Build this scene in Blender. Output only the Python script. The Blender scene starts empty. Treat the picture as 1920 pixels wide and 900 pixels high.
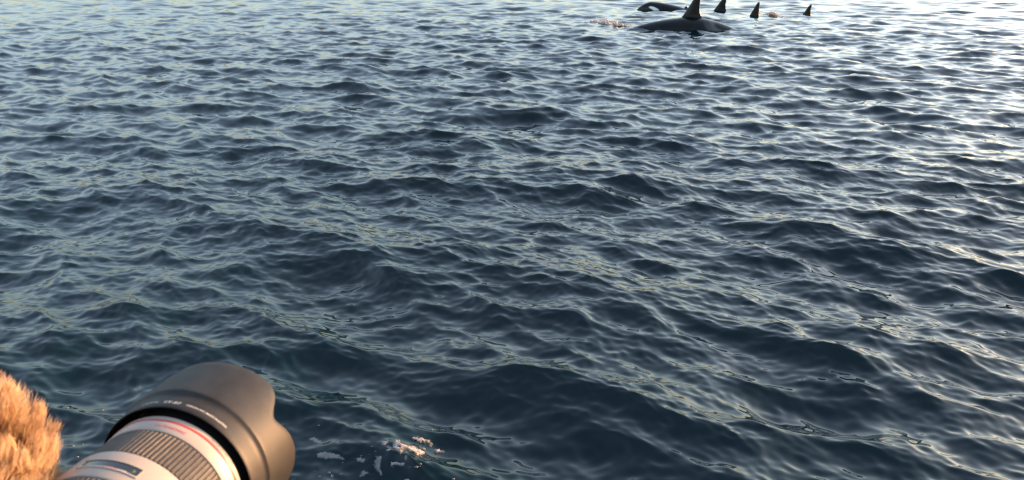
import bpy, bmesh, math, random
import numpy as np
from mathutils import Vector, Matrix

# ------------------------------------------------------------------ camera, sky, sun, exposure
sc = bpy.context.scene
COL = sc.collection
CAM_H = 2.5
PITCH = math.radians(19.1)
FPX, PCX, PCY = 1507.0, 960.0, 450.0            # focal length and centre in 1920 x 900 pixels
cam_d = bpy.data.cameras.new('camera'); cam = bpy.data.objects.new('camera', cam_d); COL.objects.link(cam)
cam.location = (0, 0, CAM_H)
cam.rotation_euler = (math.radians(90) - PITCH, 0, 0)
cam_d.sensor_width = 36.0
cam_d.lens = 36.0 * FPX / 1920.0
cam_d.clip_start = 0.02; cam_d.clip_end = 20000
cam_d.dof.use_dof = True; cam_d.dof.focus_distance = 7.0; cam_d.dof.aperture_fstop = 24
sc.camera = cam

SUN_AZ = math.radians(70)                       # clockwise from the viewing direction (+Y)
SUN_EL = math.radians(6.5)
world = bpy.data.worlds.new('World'); sc.world = world
world.use_nodes = True
wn = world.node_tree
bg = wn.nodes['Background']
sky = wn.nodes.new('ShaderNodeTexSky')
sky.sky_type = 'NISHITA'; sky.sun_disc = False
sky.sun_elevation = SUN_EL; sky.sun_rotation = SUN_AZ
sky.air_density = 1.0; sky.dust_density = 3.2; sky.ozone_density = 2.1
hs = wn.nodes.new('ShaderNodeHueSaturation')       # thin even veil of high cloud: paler sky
hs.inputs['Saturation'].default_value = 0.72
wn.links.new(sky.outputs[0], hs.inputs['Color'])
wn.links.new(hs.outputs[0], bg.inputs[0])
bg.inputs[1].default_value = 0.15

sun_d = bpy.data.lights.new('sun', 'SUN'); sun = bpy.data.objects.new('sun', sun_d); COL.objects.link(sun)
sun_d.energy = 2.6; sun_d.angle = math.radians(0.5); sun_d.color = (1.0, 0.46, 0.18)
SUN_DIR = Vector((math.sin(SUN_AZ) * math.cos(SUN_EL), math.cos(SUN_AZ) * math.cos(SUN_EL), math.sin(SUN_EL)))
sun.rotation_euler = SUN_DIR.to_track_quat('Z', 'Y').to_euler()
sun.location = (30, -10, 12)

sc.view_settings.view_transform = 'Standard'
sc.view_settings.look = 'None'
sc.view_settings.gamma = 1.0
sc.view_settings.exposure = 2.52
sc.view_settings.use_curve_mapping = False
sc.cycles.use_denoising = True
sc.cycles.max_bounces = 6
sc.cycles.caustics_reflective = False
sc.cycles.caustics_refractive = False

rng = np.random.default_rng(7)
random.seed(7)

# ------------------------------------------------------------------ helpers
CP, SP = math.cos(PITCH), math.sin(PITCH)
def cam_to_world(v):
    """camera coordinates (x right, y down, z forward) to world"""
    x, y, z = v
    return Vector((x, z * CP - y * SP, CAM_H - z * SP - y * CP))
def cam_dir(v):
    x, y, z = v
    return Vector((x, z * CP - y * SP, -z * SP - y * CP))
def pixel_at_depth(px, py, z):
    return cam_to_world(((px - PCX) / FPX * z, (py - PCY) / FPX * z, z))
def pixel_on_water(px, py, h=0.0):
    d = cam_dir(((px - PCX) / FPX, (py - PCY) / FPX, 1.0))
    t = (h - CAM_H) / d.z
    return Vector((0, 0, CAM_H)) + d * t
def project(P):
    """world points (n,3) to 1920 x 900 pixels"""
    X = P[:, 0]; Y = P[:, 1]; Z = P[:, 2] - CAM_H
    zc = Y * CP - Z * SP; yc = -Y * SP - Z * CP
    return np.stack([PCX + FPX * X / zc, PCY + FPX * yc / zc], 1)

def tag(o, label=None, cat=None, group=None, kind=None):
    if label: o['label'] = label
    if cat: o['category'] = cat
    if group: o['group'] = group
    if kind: o['kind'] = kind
    return o

def mesh_np(name, V, F, mat=None, parent=None, smooth=True):
    """V (n,3), F (m,k) numpy arrays, one polygon size"""
    V = np.ascontiguousarray(V, dtype=np.float32); F = np.ascontiguousarray(F, dtype=np.int32)
    me = bpy.data.meshes.new(name)
    me.vertices.add(len(V)); me.vertices.foreach_set('co', V.ravel())
    k = F.shape[1]
    me.loops.add(F.size); me.loops.foreach_set('vertex_index', F.ravel())
    me.polygons.add(len(F))
    me.polygons.foreach_set('loop_start', np.arange(0, F.size, k, dtype=np.int32))
    me.polygons.foreach_set('use_smooth', np.full(len(F), smooth, dtype=bool))
    me.update(calc_edges=True); me.validate()
    o = bpy.data.objects.new(name, me); COL.objects.link(o)
    if mat: me.materials.append(mat)
    if parent: o.parent = parent
    return o

def grid_faces(nr, nc, wrap=False):
    r = np.arange(nr - 1)[:, None]; c = np.arange(nc if wrap else nc - 1)[None]
    c2 = (c + 1) % nc
    a = r * nc + c; b = r * nc + c2; d = (r + 1) * nc + c; e = (r + 1) * nc + c2
    return np.stack([a, b, e, d], -1).reshape(-1, 4)

class NT:
    def __init__(s, name):
        s.m = bpy.data.materials.new(name); s.m.use_nodes = True
        s.t = s.m.node_tree; s.b = s.t.nodes['Principled BSDF']; s.out = s.t.nodes['Material Output']
    def n(s, typ, **kw):
        nd = s.t.nodes.new(typ)
        for k, v in kw.items(): setattr(nd, k, v)
        return nd
    def l(s, a, b): s.t.links.new(a, b)
    def set(s, **kw):
        for k, v in kw.items():
            i = s.b.inputs[k.replace('_', ' ')]
            i.default_value = (*v, 1.0) if i.type == 'RGBA' and len(v) == 3 else v
    def bump(s, height, strength, dist, normal=None):
        b = s.n('ShaderNodeBump'); b.inputs['Strength'].default_value = strength; b.inputs['Distance'].default_value = dist
        s.l(height, b.inputs['Height'])
        if normal: s.l(normal, b.inputs['Normal'])
        return b.outputs[0]

# ------------------------------------------------------------------ materials
def mat_water():
    w = NT('sea_water')
    w.set(Base_Color=(0.0006, 0.0085, 0.0115), Roughness=0.035, IOR=1.333)
    return w.m

def mat_simple(name, col, rough, spec=0.5, noise=None, bump=None):
    w = NT(name); w.set(Base_Color=col, Roughness=rough, Specular_IOR_Level=spec)
    tc = w.n('ShaderNodeTexCoord')
    if noise:
        sc_, amt = noise
        n1 = w.n('ShaderNodeTexNoise'); n1.inputs['Scale'].default_value = sc_; n1.inputs['Detail'].default_value = 5
        w.l(tc.outputs['Object'], n1.inputs['Vector'])
        r = w.n('ShaderNodeMapRange'); r.inputs['From Min'].default_value = 0.3; r.inputs['From Max'].default_value = 0.7
        r.inputs['To Min'].default_value = 1 - amt; r.inputs['To Max'].default_value = 1 + amt
        w.l(n1.outputs['Fac'], r.inputs['Value'])
        mx = w.n('ShaderNodeVectorMath', operation='SCALE'); mx.inputs[0].default_value = col[:3]
        w.l(r.outputs[0], mx.inputs['Scale']); w.l(mx.outputs[0], w.b.inputs['Base Color'])
    if bump:
        bs, bd = bump
        n2 = w.n('ShaderNodeTexNoise'); n2.inputs['Scale'].default_value = bs; n2.inputs['Detail'].default_value = 3
        w.l(tc.outputs['Object'], n2.inputs['Vector'])
        w.l(w.bump(n2.outputs['Fac'], 0.6, bd), w.b.inputs['Normal'])
    return w.m

# ------------------------------------------------------------------ sea surface: three bands of an FFT wind sea
WIND = math.atan2(-0.87, -0.5)
class Band:
    def __init__(s, L, N, lmin, lmax, seed, rot, spread, amp):
        s.L, s.N, s.rot = L, N, rot
        g = np.random.default_rng(seed)
        k1 = np.fft.fftfreq(N, L / N) * 2 * np.pi
        KX, KY = np.meshgrid(k1, k1, indexing='ij')
        K = np.hypot(KX, KY); K[0, 0] = 1.0
        th = np.arctan2(KY, KX) - (WIND - rot)
        kp = 2 * np.pi / 2.7
        lam = 2 * np.pi / K
        P = K ** -4.4 * np.exp(-1.25 * (kp / K) ** 2)
        dirf = np.abs(np.cos(th / 2)) ** (2 * spread)
        P = P * (0.05 + dirf)
        P = np.where((lam <= lmax) & (lam > lmin), P, 0.0); P[0, 0] = 0
        dk = 2 * np.pi / L
        H = np.sqrt(P) * dk * (g.normal(size=K.shape) + 1j * g.normal(size=K.shape)) * amp
        f = lambda A: (np.fft.ifft2(A).real * N * N).astype(np.float32)
        s.h = f(H); s.dx = f(1j * KX / K * H); s.dy = f(1j * KY / K * H)
        gx = f(1j * KX * H); gy = f(1j * KY * H)
        s.slope = float(np.sqrt((gx ** 2 + gy ** 2).mean())); s.rms = float(s.h.std())
    def sample(s, x, y):
        c, sn = math.cos(s.rot), math.sin(s.rot)
        u = (c * x + sn * y) / s.L * s.N; v = (-sn * x + c * y) / s.L * s.N
        iu = np.floor(u).astype(np.int64); iv = np.floor(v).astype(np.int64)
        fu = (u - iu).astype(np.float32); fv = (v - iv).astype(np.float32)
        i0 = iu % s.N; i1 = (iu + 1) % s.N; j0 = iv % s.N; j1 = (iv + 1) % s.N
        def b(A):
            return (A[i0, j0] * (1 - fu) + A[i1, j0] * fu) * (1 - fv) + (A[i0, j1] * (1 - fu) + A[i1, j1] * fu) * fv
        h, dx, dy = b(s.h), b(s.dx), b(s.dy)
        return h, c * dx - sn * dy, sn * dx + c * dy
AMP = 0.085
BANDS = [(Band(41.0, 512, 1.3, 41.0, 1, 0.0, 9.0, AMP * 2.2), 0.9, 150.0),
         (Band(15.3, 1024, 0.24, 1.3, 2, 0.21, 8.0, AMP * 2.45), 0.85, 42.0),
         (Band(4.1, 1024, 0.07, 0.24, 3, -0.17, 6.0, AMP * 2.0), 0.5, 22.0)]
for b_, _, _ in BANDS: print('band', b_.L, 'rms', b_.rms, 'slope', b_.slope)
SCALE = 0.8
SHIFT = (-2.09, -10.07)
def sea(x, y):
    """rest position -> displaced point"""
    r = np.hypot(x, y)
    sx_, sy_ = x / SCALE + SHIFT[0], y / SCALE + SHIFT[1]
    X = x.astype(np.float64).copy(); Y = y.astype(np.float64).copy(); Z = np.zeros_like(X)
    for b_, chop, far in BANDS:
        m = 1.0 / (1.0 + (r / far) ** 6)
        h, dx, dy = b_.sample(sx_, sy_)
        Z += m * h * SCALE; X += m * chop * dx * SCALE; Y += m * chop * dy * SCALE
    return np.stack([X, Y, Z], -1)

W_MAT = mat_water()
rr = [0.25]
while rr[-1] < 2.5: rr.append(rr[-1] * 1.03)
while rr[-1] < 12: rr.append(rr[-1] * 1.0024)
while rr[-1] < 78: rr.append(rr[-1] * 1.004)
while rr[-1] < 6000: rr.append(rr[-1] * 1.05)
rr = np.array(rr)
az = np.concatenate([np.arange(-180, -42, 1.5), np.arange(-42, 42, 0.085), np.arange(42, 180, 1.5)])
az = np.radians(az)
RR, AZ = np.meshgrid(rr, az, indexing='ij')
xs = (RR * np.sin(AZ)).ravel(); ys = (RR * np.cos(AZ)).ravel()
V = sea(xs, ys)
F = grid_faces(len(rr), len(az), wrap=True)[:, ::-1]
water = mesh_np('sea_water', V, F, W_MAT)
tag(water, kind='structure')

# ------------------------------------------------------------------ orcas
def mat_orca():
    w = NT('orca_skin')
    at = w.n('ShaderNodeAttribute', attribute_name='pattern')
    tc = w.n('ShaderNodeTexCoord')
    n1 = w.n('ShaderNodeTexNoise'); n1.inputs['Scale'].default_value = 3.0; n1.inputs['Detail'].default_value = 6
    w.l(tc.outputs['Object'], n1.inputs['Vector'])
    cr = w.n('ShaderNodeValToRGB')
    cr.color_ramp.elements[0].position = 0.35; cr.color_ramp.elements[0].color = (0.003, 0.0035, 0.0035, 1)
    cr.color_ramp.elements[1].position = 0.7; cr.color_ramp.elements[1].color = (0.008, 0.008, 0.0075, 1)
    w.l(n1.outputs['Fac'], cr.inputs['Fac'])
    m1 = w.n('ShaderNodeMix', data_type='RGBA'); m1.inputs[7].default_value = (0.07, 0.073, 0.075, 1)
    m2 = w.n('ShaderNodeMix', data_type='RGBA'); m2.inputs[7].default_value = (0.75, 0.74, 0.70, 1)
    sp = w.n('ShaderNodeSeparateColor'); w.l(at.outputs['Color'], sp.inputs[0])
    w.l(sp.outputs[0], m1.inputs[0]); w.l(cr.outputs[0], m1.inputs[6])
    w.l(sp.outputs[1], m2.inputs[0]); w.l(m1.outputs[2], m2.inputs[6])
    w.l(m2.outputs[2], w.b.inputs['Base Color'])
    w.set(Roughness=0.22, IOR=1.33)
    n2 = w.n('ShaderNodeTexNoise'); n2.inputs['Scale'].default_value = 14; n2.inputs['Detail'].default_value = 3
    w.l(tc.outputs['Object'], n2.inputs['Vector'])
    w.l(w.bump(n2.outputs['Fac'], 0.35, 0.012), w.b.inputs['Normal'])
    return w.m
ORCA_MAT = mat_orca()
ST = np.array([0, .012, .03, .07, .13, .2, .28, .38, .48, .58, .68, .78, .88, .95, 1.0])
HH = np.array([.01, .09, .16, .27, .39, .50, .59, .66, .645, .56, .43, .29, .17, .10, .06])
HW = np.array([.01, .10, .18, .29, .40, .50, .58, .62, .59, .50, .36, .22, .11, .065, .045])
def make_orca(name, label, px, py, heading, length, fin_h, fin_base, back_h, cf, cb, roll=0.0, fin_s=0.42, cl=0.0, droop=0.0, eye_z=0.18, group='pod of orcas surfacing'):
    """px, py: pixel of the waterline under the fin; heading: 0 = swims to the left of the picture"""
    k = length / 6.0
    n = 120; m = 40
    s = np.linspace(0, 1, n); s = s ** 1.15
    hh = np.interp(s, ST, HH) * k; hw = np.interp(s, ST, HW) * k
    for _ in range(3):
        hh[1:-1] = (hh[:-2] + 2 * hh[1:-1] + hh[2:]) / 4; hw[1:-1] = (hw[:-2] + 2 * hw[1:-1] + hw[2:]) / 4
    x = (s - fin_s) * length                     # nose at negative x
    hfin = np.interp(fin_s, ST, HH) * k
    zc = back_h - hfin - np.where(x < 0, cf * x ** 2 + cl * x, cb * x ** 2) - droop * np.clip(-x - 1.7, 0, None) ** 2
    th = np.linspace(0, 2 * np.pi, m, endpoint=False)
    V = np.stack([np.repeat(x, m), (hw[:, None] * np.sin(th)).ravel(), (zc[:, None] + hh[:, None] * np.cos(th)).ravel()], 1)
    F = [tuple(q) for q in grid_faces(n, m, wrap=True)]
    bm = bmesh.new()
    bv = [bm.verts.new(v) for v in V]
    for q in F: bm.faces.new([bv[i] for i in q])
    bm.faces.new([bv[i] for i in range(m)][::-1]); bm.faces.new([bv[(n - 1) * m + i] for i in range(m)])
    # fins: closed lofts of lens-shaped sections (chord along x)
    def fin(secs):
        rings = []
        for c, ch, tk, axis in secs:             # centre of leading edge, chord, thickness, thickness axis
            ring = []
            for j in range(20):
                a = 2 * math.pi * j / 20
                u = (1 - math.cos(a)) / 2
                tt = math.sin(a) * tk * (0.6 + 0.4 * (1 - u)) / 2
                p = Vector(c) + Vector((ch * u, 0, 0)) + Vector(axis) * tt
                ring.append(bm.verts.new(p))
            rings.append(ring)
        for r0, r1 in zip(rings[:-1], rings[1:]):
            for j in range(20):
                bm.faces.new([r0[j], r0[(j + 1) % 20], r1[(j + 1) % 20], r1[j]])
        bm.faces.new(rings[0][::-1]); bm.faces.new(rings[-1])
    z0 = back_h - 0.12 * k
    secs = []
    H = fin_h + 0.12 * k
    for q in np.linspace(0, 1, 14):
        lead = fin_base * (-0.5 + 0.76 * q ** 1.12 - 0.25 * (1 - q) ** 6)
        trail = fin_base * (0.5 - 0.05 * math.sin(math.pi * q) + 0.30 * (1 - q) ** 6)
        if q > 0.86:
            e_ = (q - 0.86) / 0.14; lead += fin_base * 0.13 * e_ * e_; trail -= fin_base * 0.06 * e_ * e_
        ch = max(trail - lead, 0.04 * fin_base)
        secs.append(((lead, 0, z0 + H * (q if q < 1 else 0.99)), ch, 0.17 * k * (1 - 0.72 * q), (0, 1, 0)))
    fin(secs)
    # pectoral fins and flukes (under water)
    xi = (0.25 - fin_s) * length; zi = np.interp(xi, x, zc); wi = np.interp(xi, x, hw)
    for sd in (-1, 1):
        fin([((xi + 0.25 * q * k, sd * (wi * 0.7 + q * 0.9 * k), zi - 0.25 * k - 0.55 * q * k), (0.55 - 0.25 * q * q) * k * (1 if q < 0.9 else 0.6), 0.10 * k * (1 - 0.6 * q), (0, 0, 1)) for q in np.linspace(0, 1, 7)])
        xt = x[-1] - 0.35 * k; zt = zc[-1]
        fin([((xt + 0.35 * q * k, sd * q * 0.85 * k, zt), (0.5 * (1 - 0.75 * q)) * k, 0.09 * k * (1 - 0.7 * q), (0, 0, 1)) for q in np.linspace(0, 1, 7)])
    bmesh.ops.recalc_face_normals(bm, faces=bm.faces)
    me = bpy.data.meshes.new(name); bm.to_mesh(me); bm.free()
    tmp = bpy.data.objects.new(name, me); COL.objects.link(tmp)
    md = tmp.modifiers.new('remesh', 'REMESH'); md.mode = 'VOXEL'; md.voxel_size = 0.028
    sm = tmp.modifiers.new('smooth', 'SMOOTH'); sm.iterations = 4; sm.factor = 0.5
    dg = bpy.context.evaluated_depsgraph_get()
    me2 = bpy.data.meshes.new_from_object(tmp.evaluated_get(dg))
    bpy.data.objects.remove(tmp); bpy.data.meshes.remove(me)
    me2.name = name
    nv = len(me2.vertices); co = np.empty(nv * 3, np.float32); me2.vertices.foreach_get('co', co); co = co.reshape(-1, 3)
    sx = co[:, 0] / length + fin_s; zrel = (co[:, 2] - np.interp(co[:, 0], x, zc)) / np.interp(co[:, 0], x, hh)
    def soft(d, w=0.25): return np.clip((1 - d) / w, 0, 1)
    wob = 0.12 * np.sin(co[:, 0] * 17 + co[:, 2] * 11)
    sad = soft(np.hypot((sx - fin_s - 0.115 - 0.05 * (1 - np.clip(zrel, 0, 1))) / 0.062, (zrel - 0.62) / 0.42) + wob, 0.6)
    sad *= 1 - soft(np.hypot((sx - fin_s - 0.16) / 0.045, (zrel - 0.85) / 0.3), 0.5)
    eye = soft(np.hypot((sx - 0.165) / 0.05, (zrel - eye_z + (sx - 0.165) * 2.0) / 0.2), 0.2)
    belly = np.clip((-0.62 - zrel) * 6, 0, 1) * (sx < 0.72)
    ca = me2.color_attributes.new('pattern', 'FLOAT_COLOR', 'POINT')
    C4 = np.zeros((nv, 4), np.float32); C4[:, 0] = sad; C4[:, 1] = np.maximum(eye, belly); C4[:, 3] = 1
    ca.data.foreach_set('color', C4.ravel())
    me2.materials.clear(); me2.materials.append(ORCA_MAT)
    me2.polygons.foreach_set('use_smooth', np.ones(len(me2.polygons), dtype=bool))
    o = bpy.data.objects.new(name, me2); COL.objects.link(o)
    p = pixel_on_water(px, py)
    o.location = p; o.rotation_euler = (roll, 0, heading)
    tag(o, label, 'orca', group)
    return o
make_orca('orca', 'largest orca, its long black back and grey saddle patch arched above the water', 1294, 56, math.radians(-7), 6.8, 0.95, 0.70, 0.47, 0.004, 0.058)
make_orca('orca', 'orca behind the largest one with rounded head and white eye patch showing', 1283, 19, math.radians(-8), 6.4, 0.12, 0.4, 0.11, 0.0, 0.05, cl=0.33, droop=0.5, eye_z=0.27)
make_orca('orca', 'slanted dorsal fin of an orca cut by the top edge right of the largest orca', 1348, 21, math.radians(-13), 5.4, 0.82, 0.74, -0.06, 0.02, 0.04)
make_orca('orca', 'narrow orca fin beside an orange sunlit splash', 1413, 30, math.radians(2), 5.2, 0.80, 0.56, -0.10, 0.02, 0.04)
make_orca('orca', 'smallest dorsal fin, farthest right of the surfacing orcas', 1511, 29, math.radians(-13), 4.6, 0.60, 0.48, -0.05, 0.02, 0.04)

# ------------------------------------------------------------------ splashes and foam
def mat_foam(name, col, alpha_scale, lo, hi, bmp):
    w = NT(name); w.set(Base_Color=col, Roughness=0.7, IOR=1.33)
    tc = w.n('ShaderNodeTexCoord')
    vo = w.n('ShaderNodeTexVoronoi'); vo.inputs['Scale'].default_value = alpha_scale
    n1 = w.n('ShaderNodeTexNoise'); n1.inputs['Scale'].default_value = alpha_scale * 0.35; n1.inputs['Detail'].default_value = 6
    w.l(tc.outputs['Object'], vo.inputs['Vector']); w.l(tc.outputs['Object'], n1.inputs['Vector'])
    r = w.n('ShaderNodeMapRange'); r.inputs['From Min'].default_value = 0.3; r.inputs['From Max'].default_value = 0.65
    r.inputs['To Min'].default_value = lo; r.inputs['To Max'].default_value = hi
    w.l(n1.outputs['Fac'], r.inputs['Value'])
    at = w.n('ShaderNodeAttribute', attribute_name='cover')
    mu = w.n('ShaderNodeMath', operation='MULTIPLY'); mu.use_clamp = True
    w.l(r.outputs[0], mu.inputs[0]); w.l(at.outputs['Fac'], mu.inputs[1]); w.l(mu.outputs[0], w.b.inputs['Alpha'])
    w.l(w.bump(vo.outputs['Distance'], 0.8, bmp), w.b.inputs['Normal'])
    return w.m
FOAM_THIN_SHADED = mat_foam('thin_shaded_foam', (0.25, 0.255, 0.255), 45, 0.35, 0.65, 0.0004)  # boat's shadow painted into the darker grey of this see-through foam
FOAM_THICK_SUNLIT = mat_foam('bubbly_sunlit_foam', (0.32, 0.30, 0.285), 110, -0.1, 1.1, 0.002)  # same foam in the sun: sunlight painted in as a paler, warmer colour
SPLASH = mat_simple('white_water', (0.6, 0.6, 0.6), 0.5, bump=(40, 0.01))
_t = SPLASH.node_tree                              # spray lets the low sun through
_tr = _t.nodes.new('ShaderNodeBsdfTranslucent'); _tr.inputs[0].default_value = (0.75, 0.72, 0.7, 1)
_mx = _t.nodes.new('ShaderNodeMixShader'); _mx.inputs[0].default_value = 0.6
_t.links.new(_t.nodes['Principled BSDF'].outputs[0], _mx.inputs[1]); _t.links.new(_tr.outputs[0], _mx.inputs[2])
_t.links.new(_mx.outputs[0], _t.nodes['Material Output'].inputs['Surface'])

def ico_template(sub=1):
    bm = bmesh.new(); bmesh.ops.create_icosphere(bm, subdivisions=sub, radius=1)
    V = np.array([v.co[:] for v in bm.verts]); F = np.array([[v.index for v in f.verts] for f in bm.faces]); bm.free()
    return V, F
ICO = ico_template(1); ICO2 = ico_template(2)
def make_splash(name, label, pts, nblob, ndrop, rmax, hmax, seed):
    g = np.random.default_rng(seed)
    W = np.array([pixel_on_water(*p)[:] for p in pts])
    Vs, Fs, off = [], [], 0
    for i in range(nblob + ndrop):
        q = g.uniform(0, len(W) - 1); j = min(int(q), len(W) - 2)
        c = W[j] + (W[j + 1] - W[j]) * (q - j)
        env = math.sin(math.pi * (0.12 + 0.8 * q / (len(W) - 1)))
        drop = i >= nblob
        x, y = c[0] + g.normal() * 0.12, c[1] + g.normal() * 0.30
        x, y, zw = sea(np.array([x]), np.array([y]))[0]; zw += 0.03
        T, Fc = ICO2 if not drop else ICO
        if drop:
            r = g.uniform(0.006, 0.018); z = zw + abs(g.normal()) * hmax * env * 1.2
            sc3 = np.array([r * g.uniform(1, 2.2), r, r])
        else:
            r = rmax * g.uniform(0.25, 1.0) * env; z = zw + g.uniform(-0.2, 1.0) * hmax * env * 0.6
            sc3 = np.array([r * g.uniform(1.2, 2.6), r * g.uniform(0.8, 1.6), r * g.uniform(0.35, 0.7)])
        nz = 1 + (0.35 * np.sin(T @ g.normal(size=3) * 5 + g.uniform(0, 6)))[:, None] if not drop else 1
        a = g.uniform(0, 3.14); R = np.array([[math.cos(a) ** 2 * .3 + .85, 0, 0], [0, 1, 0], [0, 0, 1]])
        Vs.append((T * nz * sc3) @ R + np.array([x, y, z])); Fs.append(Fc + off); off += len(T)
    o = mesh_np(name, np.concatenate(Vs), np.concatenate(Fs), SPLASH)
    tag(o, label, 'splash', kind='stuff')
    return o
make_splash('splash', 'white water lit orange ahead of the largest orca', [(1103, 43), (1130, 44), (1155, 47), (1182, 50)], 150, 90, 0.085, 0.12, 5)
make_splash('splash', 'small orange sunlit splash behind the narrow orca fin', [(1424, 27), (1440, 29), (1460, 31), (1484, 34)], 26, 70, 0.08, 0.09, 6)

# search table: rest position of the sea for a pixel in the near water
gx, gy = np.meshgrid(np.linspace(-4.5, 0.6, 900), np.linspace(3.0, 6.5, 900), indexing='ij')
tabP = np.stack([gx.ravel(), gy.ravel()], 1)
tabU = project(sea(tabP[:, 0], tabP[:, 1]))
def rest_of(px, py):
    d = (tabU[:, 0] - px) ** 2 + (tabU[:, 1] - py) ** 2
    m = d < d.min() + 9
    return tabP[m][0]                            # nearest to the boat among the candidates
def foam_patch(label, poly, mat, lift=0.004, jag=0.006, seed=0, group='foam patches floating beside the lens hood'):
    g = np.random.default_rng(seed)
    P = np.array([rest_of(x / 5.333 + 540, y / 5.333 + 760) for x, y in poly])
    c = P.mean(0)
    # resample the outline, roughen it, fill with rings towards the middle
    n = 90
    Q = np.vstack([P, P[:1]]); d = np.r_[0, np.cumsum(np.linalg.norm(np.diff(Q, axis=0), axis=1))]
    t = np.linspace(0, d[-1], n, endpoint=False)
    O = np.stack([np.interp(t, d, Q[:, 0]), np.interp(t, d, Q[:, 1])], 1)
    for _ in range(2): O = (np.roll(O, 1, 0) + 2 * O + np.roll(O, -1, 0)) / 4
    ph = g.uniform(0, 6.28, 5)
    w = sum(np.sin(2 * np.pi * t / d[-1] * f_ + p_) / (1 + 0.1 * f_) for f_, p_ in zip((5, 9, 14, 22, 31), ph))
    O = O + (O - c) / np.linalg.norm(O - c, axis=1, keepdims=True) * (w * jag * 0.5)[:, None]
    bm = bmesh.new()
    vs = [bm.verts.new((p[0], p[1], 0)) for p in O]
    f = bm.faces.new(vs)
    bmesh.ops.triangulate(bm, faces=[f])
    for _ in range(2):
        bmesh.ops.subdivide_edges(bm, edges=[e for e in bm.edges if e.calc_length() > 0.012], cuts=1, use_grid_fill=False)
        bmesh.ops.triangulate(bm, faces=bm.faces)
    V = np.array([v.co[:] for v in bm.verts]); F = np.array([[v.index for v in f.verts] for f in bm.faces])
    edge = np.array([v.is_boundary for v in bm.verts])
    bm.free()
    S = sea(V[:, 0], V[:, 1])
    top = S.copy()
    lump = sum(np.abs(np.sin(V[:, :2] @ g.normal(size=2) * k_ + g.uniform(0, 6))) / 3 for k_ in (28, 45, 80)) if lift > 0.006 else 1.0
    top[:, 2] += np.where(edge, 0.0015, lift * (0.2 + 2.0 * lump) if lift > 0.006 else lift)
    o = mesh_np('foam_patch', top, F, mat)
    ca = o.data.attributes.new('cover', 'FLOAT', 'POINT')
    ca.data.foreach_set('value', np.where(edge, 0.15, 1.0).astype(np.float32))
    tag(o, label, 'foam', group)
    return o
foam_patch('long curved grey foam patch nearest the lens hood', [(295,500),(320,470),(400,460),(470,480),(530,500),(590,535),(575,555),(520,540),(450,525),(380,545),(320,530)], FOAM_THIN_SHADED, seed=1)
foam_patch('small lozenge of grey foam right of the long curved patch', [(680,530),(730,507),(780,525),(800,548),(760,577),(700,560)], FOAM_THIN_SHADED, seed=2)
foam_patch('tall upright crescent of grey foam left of the orange foam', [(870,560),(900,505),(935,492),(955,520),(945,570),(930,620),(960,680),(945,700),(900,655),(870,610)], FOAM_THIN_SHADED, seed=3)
foam_patch('hooked grey foam patch at the bottom edge', [(725,735),(740,665),(780,645),(810,665),(870,680),(800,690),(760,720)], FOAM_THIN_SHADED, seed=4)
foam_patch('tiny grey foam fleck left of the hooked patch', [(435,700),(460,680),(475,705),(460,735),(440,725)], FOAM_THIN_SHADED, seed=5, jag=0.002)
foam_patch('slanted grey foam sliver beneath the long curved patch', [(525,690),(570,663),(575,680),(540,705)], FOAM_THIN_SHADED, seed=6, jag=0.002)
foam_patch('grey foam fleck at the bottom edge against the lens hood', [(45,735),(90,720),(100,740),(60,747)], FOAM_THIN_SHADED, seed=7, jag=0.002)
foam_patch('grey foam tongue on the wave crest touching the lens hood', [(215,340),(260,310),(310,330),(350,360),(370,385),(320,385),(270,365)], FOAM_THIN_SHADED, seed=8)
foam_patch('pale foam scrap on the wave above the orange foam', [(940,365),(1000,345),(1025,345),(990,390),(950,400)], FOAM_THIN_SHADED, seed=10)
foam_patch('largest orange sunlit foam patch with a pointed streaky tail', [(1060,400),(1085,345),(1130,340),(1150,390),(1200,400),(1290,420),(1390,480),(1310,500),(1240,460),(1180,430),(1140,470),(1140,500),(1110,460),(1075,435)], FOAM_THICK_SUNLIT, 0.007, seed=11)
foam_patch('arched orange foam streak above the largest orange patch', [(1240,320),(1310,310),(1390,335),(1450,360),(1475,405),(1440,415),(1400,380),(1330,365),(1290,360)], FOAM_THICK_SUNLIT, 0.007, seed=12)
foam_patch('small orange foam patch farthest right', [(1455,450),(1490,430),(1530,440),(1595,455),(1570,475),(1500,470)], FOAM_THICK_SUNLIT, 0.007, seed=13)
foam_patch('tiny upright orange fleck below the largest orange patch', [(1175,545),(1180,500),(1215,500),(1200,550)], FOAM_THICK_SUNLIT, 0.0065, seed=14, jag=0.003)
foam_patch('ragged orange foam strip at the bottom with a downward hook', [(1030,560),(1110,560),(1190,570),(1180,610),(1110,600),(1070,590),(1075,630),(1050,630)], FOAM_THICK_SUNLIT, 0.007, seed=15)
foam_patch('thin orange foam sliver right of the ragged strip', [(1175,610),(1230,600),(1265,612),(1210,630)], FOAM_THICK_SUNLIT, 0.0065, seed=16, jag=0.003)
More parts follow.
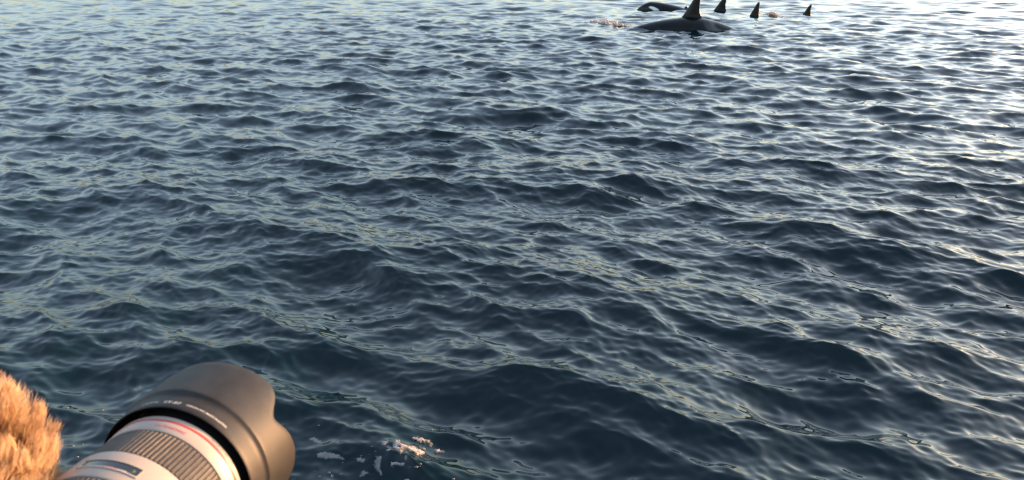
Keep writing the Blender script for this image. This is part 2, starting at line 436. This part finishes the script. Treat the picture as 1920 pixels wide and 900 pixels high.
# loose bubbles riding on the near water
def bubbles(name, label, spots, mat):
    Vs, Fs, off = [], [], 0
    T, Fc = ICO
    for px, py, r in spots:
        p = rest_of(px, py); S = sea(np.array([p[0]]), np.array([p[1]]))[0]
        Vs.append(T * np.array([r * 1.5, r, r * 0.5]) + S); Fs.append(Fc + off); off += len(T)
    o = mesh_np(name, np.concatenate(Vs), np.concatenate(Fs), mat); tag(o, label, 'bubbles', kind='stuff')
    ca = o.data.attributes.new('cover', 'FLOAT', 'POINT'); ca.data.foreach_set('value', np.ones(off, np.float32))
sp = [(128, 767, .009), (160, 770, .006), (194, 771, .009), (140, 838, .006), (158, 834, .005), (148, 857, .006), (600, 795, .006), (620, 885, .008), (795, 840, .012), (783, 874, .009), (730, 842, .009), (766, 899, .012), (790, 868, .006), (853, 897, .006), (602, 892, .006)]
g_ = np.random.default_rng(3)
for _ in range(16): sp.append((720 + g_.normal() * 45, 860 + g_.normal() * 22, g_.uniform(.002, .0045)))
bubbles('foam_bubbles', 'loose small foam bubbles scattered on the dark near water', sp, FOAM_THIN_SHADED)

# ------------------------------------------------------------------ white telephoto lens with petal hood
C0 = (-0.19551862, 0.14066122, 0.46754215)
AX = Vector((0.18486967, -0.26950864, 0.9450864)).normalized()
upc = Vector((0, -math.cos(PITCH), -math.sin(PITCH)))
UU = (upc - AX * upc.dot(AX)).normalized(); VV = AX.cross(UU)
lens = bpy.data.objects.new('camera_lens', None); COL.objects.link(lens)
m3 = Matrix((cam_dir(UU), cam_dir(VV), cam_dir(AX))).transposed()
lens.matrix_world = Matrix.Translation(cam_to_world(C0)) @ m3.to_4x4()
lens.empty_display_size = 0.05
tag(lens, 'white telephoto camera lens with ribbed ring and black petal hood at the lower left', 'camera lens')

def lathe(name, prof, mat, parent, seg=160, rfun=None, smooth_deg=35):
    """prof: list of (t, r); rfun(theta, t, r, i) may modulate"""
    th = np.linspace(0, 2 * np.pi, seg, endpoint=False)
    V = []
    for i, (t, r) in enumerate(prof):
        R = np.full(seg, r); Tt = np.full(seg, t)
        if rfun: Tt, R = rfun(th, Tt, R, i)
        V.append(np.stack([R * np.cos(th), R * np.sin(th), Tt], 1))
    o = mesh_np(name, np.concatenate(V), grid_faces(len(prof), seg, wrap=True), mat, parent)
    bm = bmesh.new(); bm.from_mesh(o.data); bmesh.ops.recalc_face_normals(bm, faces=bm.faces)
    for e in bm.edges:
        if len(e.link_faces) == 2 and e.calc_face_angle(0) > math.radians(smooth_deg): e.smooth = False
    bm.to_mesh(o.data); bm.free()
    return o
WHITE = mat_simple('lens_white_enamel', (0.30, 0.262, 0.228), 0.42, noise=(60, 0.05), bump=(900, 0.00006))
RUBBER = mat_simple('ribbed_rubber', (0.045, 0.042, 0.040), 0.62, noise=(220, 0.25), bump=(1500, 0.0001))
HOODM = mat_simple('hood_black_plastic', (0.016, 0.0153, 0.015), 0.52, spec=0.32, noise=(90, 0.3), bump=(2600, 0.00007))
FLOCK = mat_simple('hood_black_flock', (0.008, 0.008, 0.008), 0.95, spec=0.1)
REDM = mat_simple('red_ring_paint', (0.36, 0.04, 0.045), 0.35)
PRINT = mat_simple('white_print', (0.42, 0.41, 0.39), 0.5)
GREYP = mat_simple('grey_print', (0.16, 0.15, 0.14), 0.5)
GLASSW = mat_simple('scale_window', (0.012, 0.016, 0.022), 0.08, spec=0.8)

RB = 0.0428
# barrel behind the focus ring
barrel = lathe('barrel', [(-0.0400, 0.0405), (-0.0396, RB - 0.0002), (-0.0402, RB + 0.0003), (-0.0622, RB + 0.0004), (-0.0628, RB), (-0.0632, 0.0405)], WHITE, lens)
def ribs(n, depth):
    def fn(th, t, r, i):
        ph = (th * n / (2 * np.pi)) % 1.0
        g = np.clip((np.abs(ph - 0.5) - 0.27) / 0.10, 0, 1)
        if 1 <= i <= 6: r = r - depth * g
        return t, r
    return fn
lathe('focus_ring', [(-0.0397, 0.0405), (-0.0388, 0.0419), (-0.0382, 0.04245), (-0.0330, 0.0425), (-0.0275, 0.0425), (-0.0220, 0.0425), (-0.0167, 0.04245), (-0.0161, 0.0419), (-0.0155, 0.0405)], RUBBER, lens, seg=1000, rfun=ribs(100, 0.0009))
lathe('zoom_ring', [(-0.0640, 0.0405), (-0.0635, 0.0420), (-0.0640, 0.0427), (-0.0720, 0.0428), (-0.0850, 0.0428), (-0.0950, 0.0428), (-0.1000, 0.0427), (-0.1004, 0.0420), (-0.1004, 0.0405)], RUBBER, lens, seg=1000, rfun=ribs(100, 0.0009))
front = lathe('front_ring', [(-0.0158, 0.0405), (-0.0156, 0.0424), (-0.0152, 0.0427), (-0.0072, 0.0433), (-0.0070, 0.0430)], WHITE, lens)
lathe('red_ring', [(-0.0071, 0.0429), (-0.0068, 0.04345), (-0.0057, 0.04350), (-0.0054, 0.0430)], REDM, lens)
lathe('front_lip', [(-0.0055, 0.0430), (-0.0053, 0.0434), (-0.0026, 0.0435), (-0.0022, 0.0430), (-0.0022, 0.0410)], WHITE, lens)
lathe('filter_ring', [(-0.0021, 0.0405), (-0.0021, 0.0422), (0.004, 0.0424), (0.013, 0.0424), (0.013, 0.040)], FLOCK, lens)
rear = lathe('rear_barrel', [(-0.1006, 0.0405), (-0.1010, 0.0430), (-0.1250, 0.0440), (-0.1600, 0.0430), (-0.1800, 0.0370), (-0.2000, 0.0340), (-0.2010, 0.0)], WHITE, lens)

# petal hood
def hood_edge(th):
    d = np.degrees(th); d = (d + 180) % 360 - 180
    rel = (d - 13.0 + 180) % 360 - 180            # top petal centred at 13 degrees
    P = [(-180, .0565), (-165, .0560), (-150, .0550), (-142, .050), (-134, .037), (-126, .0400), (-110, .0465), (-90, .0490), (-70, .0465), (-58, .0420), (-48, .0375),
         (-42, .0455), (-36, .0510), (-28, .0532), (-12, .0550), (0, .0558), (18, .0566), (30, .0562), (36, .0528), (40, .0472), (43.5, .0400), (47, .0372), (55, .0418), (65, .0465), (78, .0490), (90, .0488), (104, .0462),
         (118, .0415), (132, .0372), (140, .047), (148, .0545), (162, .0560), (180, .0565)]
    P = np.array(P)
    y = np.interp(rel, P[:, 0], P[:, 1])
    n = len(y)
    for _ in range(14): y = (np.roll(y, 1) + 2 * y + np.roll(y, -1)) / 4
    return y
HP = [(0.0120, 0.0425), (0.0100, 0.0470), (0.0006, 0.0473), (0.0000, 0.0476), (0.0, 0.0482), (0.0008, 0.0486), (0.0030, 0.0487), (0.0100, 0.0487), (0.0125, 0.0487), (0.0140, 0.0490), (0.0152, 0.0496), (0.0160, 0.0504), (0.0166, 0.0507), (0.0180, 0.0508)]
NB = len(HP)
HP += [(-1 - q, 0) for q in range(12)] + [(-50 - q, 0) for q in range(12)]
def hoodf(th, t, r, i):
    if i < NB: return t, r
    e = hood_edge(th)
    if i < NB + 12:
        q = (i - NB + 1) / 12.0
        tt = 0.0180 + (e - 0.0180) * q
        return tt, 0.0508 + 0.02 * (tt - 0.018) - (0.0004 if q == 1 else 0)
    q = (i - NB - 12) / 11.0
    tt = e + (0.010 - e) * q + (0.0003 if i == NB + 12 else 0)
    return tt, 0.0508 + 0.02 * (tt - 0.018) - 0.0018 - (0.0035 * q if q > 0.8 else 0)
hood = lathe('hood', HP, HOODM, lens, seg=360, rfun=hoodf)
hood.data.materials.append(FLOCK)
seg_ = 360
for p in hood.data.polygons:
    ring = p.index // seg_
    if ring < 2 or ring >= NB + 12: p.material_index = 1

def ring_text(txt, t_mid, th_mid_deg, size, width_deg, radius, mat, parent, name='lettering'):
    cu = bpy.data.curves.new('lettering', 'FONT'); cu.body = txt; cu.size = 1.0; cu.align_x = 'CENTER'; cu.align_y = 'CENTER'
    cu.offset = 0.012
    to = bpy.data.objects.new('lettering', cu); COL.objects.link(to)
    dg = bpy.context.evaluated_depsgraph_get()
    me = bpy.data.meshes.new_from_object(to.evaluated_get(dg))
    bpy.data.objects.remove(to); bpy.data.curves.remove(cu)
    n = len(me.vertices); co = np.empty(n * 3, np.float32); me.vertices.foreach_get('co', co); co = co.reshape(-1, 3)
    wx = co[:, 0].max() - co[:, 0].min(); hy = co[:, 1].max() - co[:, 1].min()
    th = math.radians(th_mid_deg) + (co[:, 0] - (co[:, 0].max() + co[:, 0].min()) / 2) / wx * math.radians(width_deg)
    tt = t_mid + (co[:, 1] - (co[:, 1].max() + co[:, 1].min()) / 2) / hy * size
    R = radius if np.isscalar(radius) else radius(tt)
    out = np.stack([R * np.cos(th), R * np.sin(th), tt], 1).astype(np.float32)
    me.vertices.foreach_set('co', out.ravel()); me.update()
    o = bpy.data.objects.new(name, me); COL.objects.link(o); o.parent = parent
    me.materials.clear(); me.materials.append(mat)
    return o
ring_text('CANON', 0.0046, -16.5, 0.0021, 13.0, 0.04885, PRINT, hood)
ring_text('ET-87', 0.0046, 0.8, 0.0024, 12.0, 0.04885, PRINT, hood)
ring_text('CANON INC. MADE IN JAPAN', 0.0046, 26.3, 0.0021, 31.0, 0.04885, PRINT, hood)
ring_text('ULTRASONIC', -0.0112, 12.0, 0.0019, 24.0, lambda t: 0.0427 + (t + 0.0152) * 0.075 + 0.00012, REDM, front)
ring_text('IMAGE STABILIZER', -0.0037, 53.0, 0.0016, 25.0, 0.04365, GREYP, front)
# distance scale window in the barrel
def ring_patch(name, t0, t1, d0, d1, r, mat, parent, nseg=40, thick=0.0006, skew=0.0):
    th = np.radians(np.linspace(d0, d1, nseg)); V = []
    for (t, rr_) in ((t0, r - thick), (t0, r), (t1, r), (t1, r - thick)):
        tt = t + (skew if t == t1 else 0) * 0
        V.append(np.stack([rr_ * np.cos(th), rr_ * np.sin(th), np.full(nseg, tt)], 1))
    V = np.concatenate(V); F = grid_faces(4, nseg)
    caps = np.array([[0, nseg, 2 * nseg, 3 * nseg], [nseg - 1, 4 * nseg - 1, 3 * nseg - 1, 2 * nseg - 1]])
    return mesh_np(name, V, np.concatenate([F, caps]), mat, parent, smooth=False)
win = ring_patch('distance_window', -0.0553, -0.0492, -19, 24.2, RB + 0.0006, GLASSW, lens)
for t0, t1 in ((-0.0560, -0.0552), (-0.0493, -0.0485)):
    ring_patch('window_frame', t0, t1, -20, 25, RB + 0.0011, WHITE, win, thick=0.001)
for d0, d1 in ((-20, -19), (24.2, 25.0)):
    ring_patch('window_frame', -0.0552, -0.0493, d0, d1, RB + 0.0011, WHITE, win, nseg=4, thick=0.001)
ring_patch('scale_line', -0.0549, -0.0545, 0.5, 9.0, RB + 0.0008, REDM, win, nseg=12)
ring_patch('scale_line', -0.0549, -0.0546, 10.0, 17.0, RB + 0.0008, PRINT, win, nseg=12)
ring_text('3', -0.0525, 20.0, 0.0020, 2.2, RB + 0.00085, mat_simple('green_print', (0.10, 0.16, 0.07), 0.5), win)

# ------------------------------------------------------------------ fur trim at the left edge
def make_fur():
    root = bpy.data.objects.new('fur_hood_trim', None); COL.objects.link(root)
    Z = 0.40
    pxm = Z / FPX
    # centre line of the ruff in picture pixels, depth in metres; the trim runs on out of view to the left
    path = [(-330, 980, 0.50), (-260, 875, 0.46), (-165, 832, 0.42), (-80, 850, 0.40), (-38, 920, 0.40), (-62, 1010, 0.41), (-60, 1130, 0.43), (-130, 1230, 0.46)]
    P = np.array([pixel_at_depth(*q)[:] for q in path])
    # smooth resample
    tt = np.linspace(0, len(P) - 1, 60)
    Q = np.stack([np.interp(tt, np.arange(len(P)), P[:, k]) for k in range(3)], 1)
    for _ in range(12): Q[1:-1] = (Q[:-2] + 2 * Q[1:-1] + Q[2:]) / 4
    root.location = Q[30]
    T = np.gradient(Q, axis=0); T /= np.linalg.norm(T, axis=1, keepdims=True)
    ref = np.array(cam_dir((0, 0, 1))[:])
    N = np.cross(T, ref); N /= np.linalg.norm(N, axis=1, keepdims=True); B = np.cross(T, N)
    R0 = 0.024
    m = 24; ang = np.linspace(0, 2 * np.pi, m, endpoint=False)
    V = (Q[:, None, :] + R0 * (np.cos(ang)[None, :, None] * N[:, None, :] + np.sin(ang)[None, :, None] * B[:, None, :]))
    base = mat_simple('fur_backing', (0.16, 0.085, 0.04), 0.95, spec=0.1, noise=(200, 0.3))
    o = mesh_np('fur_backing', V.reshape(-1, 3) - Q[30], grid_faces(60, m, wrap=True), base, root)
    # strands
    w = NT('tan_fur'); w.set(Roughness=0.6, Specular_IOR_Level=0.25)
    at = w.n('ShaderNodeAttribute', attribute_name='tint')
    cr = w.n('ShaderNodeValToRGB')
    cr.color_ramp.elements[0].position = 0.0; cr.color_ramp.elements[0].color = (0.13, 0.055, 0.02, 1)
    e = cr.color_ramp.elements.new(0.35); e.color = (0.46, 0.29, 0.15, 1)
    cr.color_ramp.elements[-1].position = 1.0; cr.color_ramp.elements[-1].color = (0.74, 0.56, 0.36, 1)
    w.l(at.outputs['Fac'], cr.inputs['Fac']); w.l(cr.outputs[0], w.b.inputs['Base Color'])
    tr = w.n('ShaderNodeBsdfTranslucent'); w.l(cr.outputs[0], tr.inputs[0])
    mx = w.n('ShaderNodeMixShader'); mx.inputs[0].default_value = 0.45
    w.l(w.b.outputs[0], mx.inputs[1]); w.l(tr.outputs[0], mx.inputs[2]); w.l(mx.outputs[0], w.out.inputs['Surface'])
    g = np.random.default_rng(11)
    n = 80000
    ct = 1500                                       # clumps
    cti = g.uniform(4, 55, ct); cta = g.uniform(0, 2 * np.pi, ct)
    ti = g.uniform(4, 55, n); ta = g.uniform(0, 2 * np.pi, n)
    def surf(t, a):
        i = np.floor(t).astype(int); f = (t - i)[:, None]
        q = Q[i] * (1 - f) + Q[i + 1] * f; nn = N[i] * (1 - f) + N[i + 1] * f; bb = B[i] * (1 - f) + B[i + 1] * f; tg = T[i]
        nr = np.cos(a)[:, None] * nn + np.sin(a)[:, None] * bb
        return q + R0 * nr, nr, tg
    root_p, nr, tg = surf(ti, ta)
    cp, cn, ctg = surf(cti, cta)
    # nearest clump (chunked)
    idx = np.empty(n, int)
    for a0 in range(0, n, 4000):
        d = ((root_p[a0:a0 + 4000, None] - cp[None]) ** 2).sum(-1); idx[a0:a0 + 4000] = d.argmin(1)
    UPW = np.array([0.0, 0.25, 1.0])
    lean = np.array([0.15, 0.2, 0.75])
    cdir = cn * 1.0 + lean + g.normal(size=(ct, 3)) * 0.28; cdir /= np.linalg.norm(cdir, axis=1, keepdims=True)
    clen = g.uniform(0.014, 0.023, ct)
    ctip = cp + cdir * clen[:, None]
    ln = clen[idx] * g.uniform(0.55, 1.1, n)
    dirv = nr + lean * 0.9 + g.normal(size=(n, 3)) * 0.22; dirv /= np.linalg.norm(dirv, axis=1, keepdims=True)
    tip_free = root_p + dirv * ln[:, None]
    cl = g.uniform(0.25, 0.8, n)[:, None]
    tip = tip_free * (1 - cl) + (ctip[idx] + g.normal(size=(n, 3)) * 0.0012) * cl
    mid = root_p + nr * (ln * 0.45)[:, None] + (tip - root_p) * 0.18
    mid2 = (mid * 0.42 + tip * 0.58) + g.normal(size=(n, 3)) * 0.0007
    width = g.uniform(0.00014, 0.00028, n)[:, None]
    side = np.cross(dirv, g.normal(size=(n, 3))); side /= np.linalg.norm(side, axis=1, keepdims=True)
    pts = [root_p - side * width, root_p + side * width, mid - side * width, mid + side * width, mid2 - side * width * 0.7, mid2 + side * width * 0.7, tip]
    Vs = np.stack(pts, 1).reshape(-1, 3) - Q[30]
    b = (np.arange(n) * 7)[:, None]
    Fs = np.concatenate([b + np.array([[0, 1, 3]]), b + np.array([[0, 3, 2]]), b + np.array([[2, 3, 5]]), b + np.array([[2, 5, 4]]), b + np.array([[4, 5, 6]])])
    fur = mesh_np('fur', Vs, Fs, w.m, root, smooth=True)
    tag(fur, kind='stuff')
    ctint = np.clip(g.normal(0.72, 0.2, ct), 0, 1)
    tint = np.clip(ctint[idx] + g.normal(0, 0.15, n), 0, 1)
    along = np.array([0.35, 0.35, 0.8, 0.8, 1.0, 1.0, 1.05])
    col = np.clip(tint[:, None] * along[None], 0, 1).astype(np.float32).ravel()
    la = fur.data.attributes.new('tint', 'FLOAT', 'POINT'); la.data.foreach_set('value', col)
    tag(root, 'thick tan fur trim of a hood glowing orange in the sun at the left edge', 'fur trim')
make_fur()
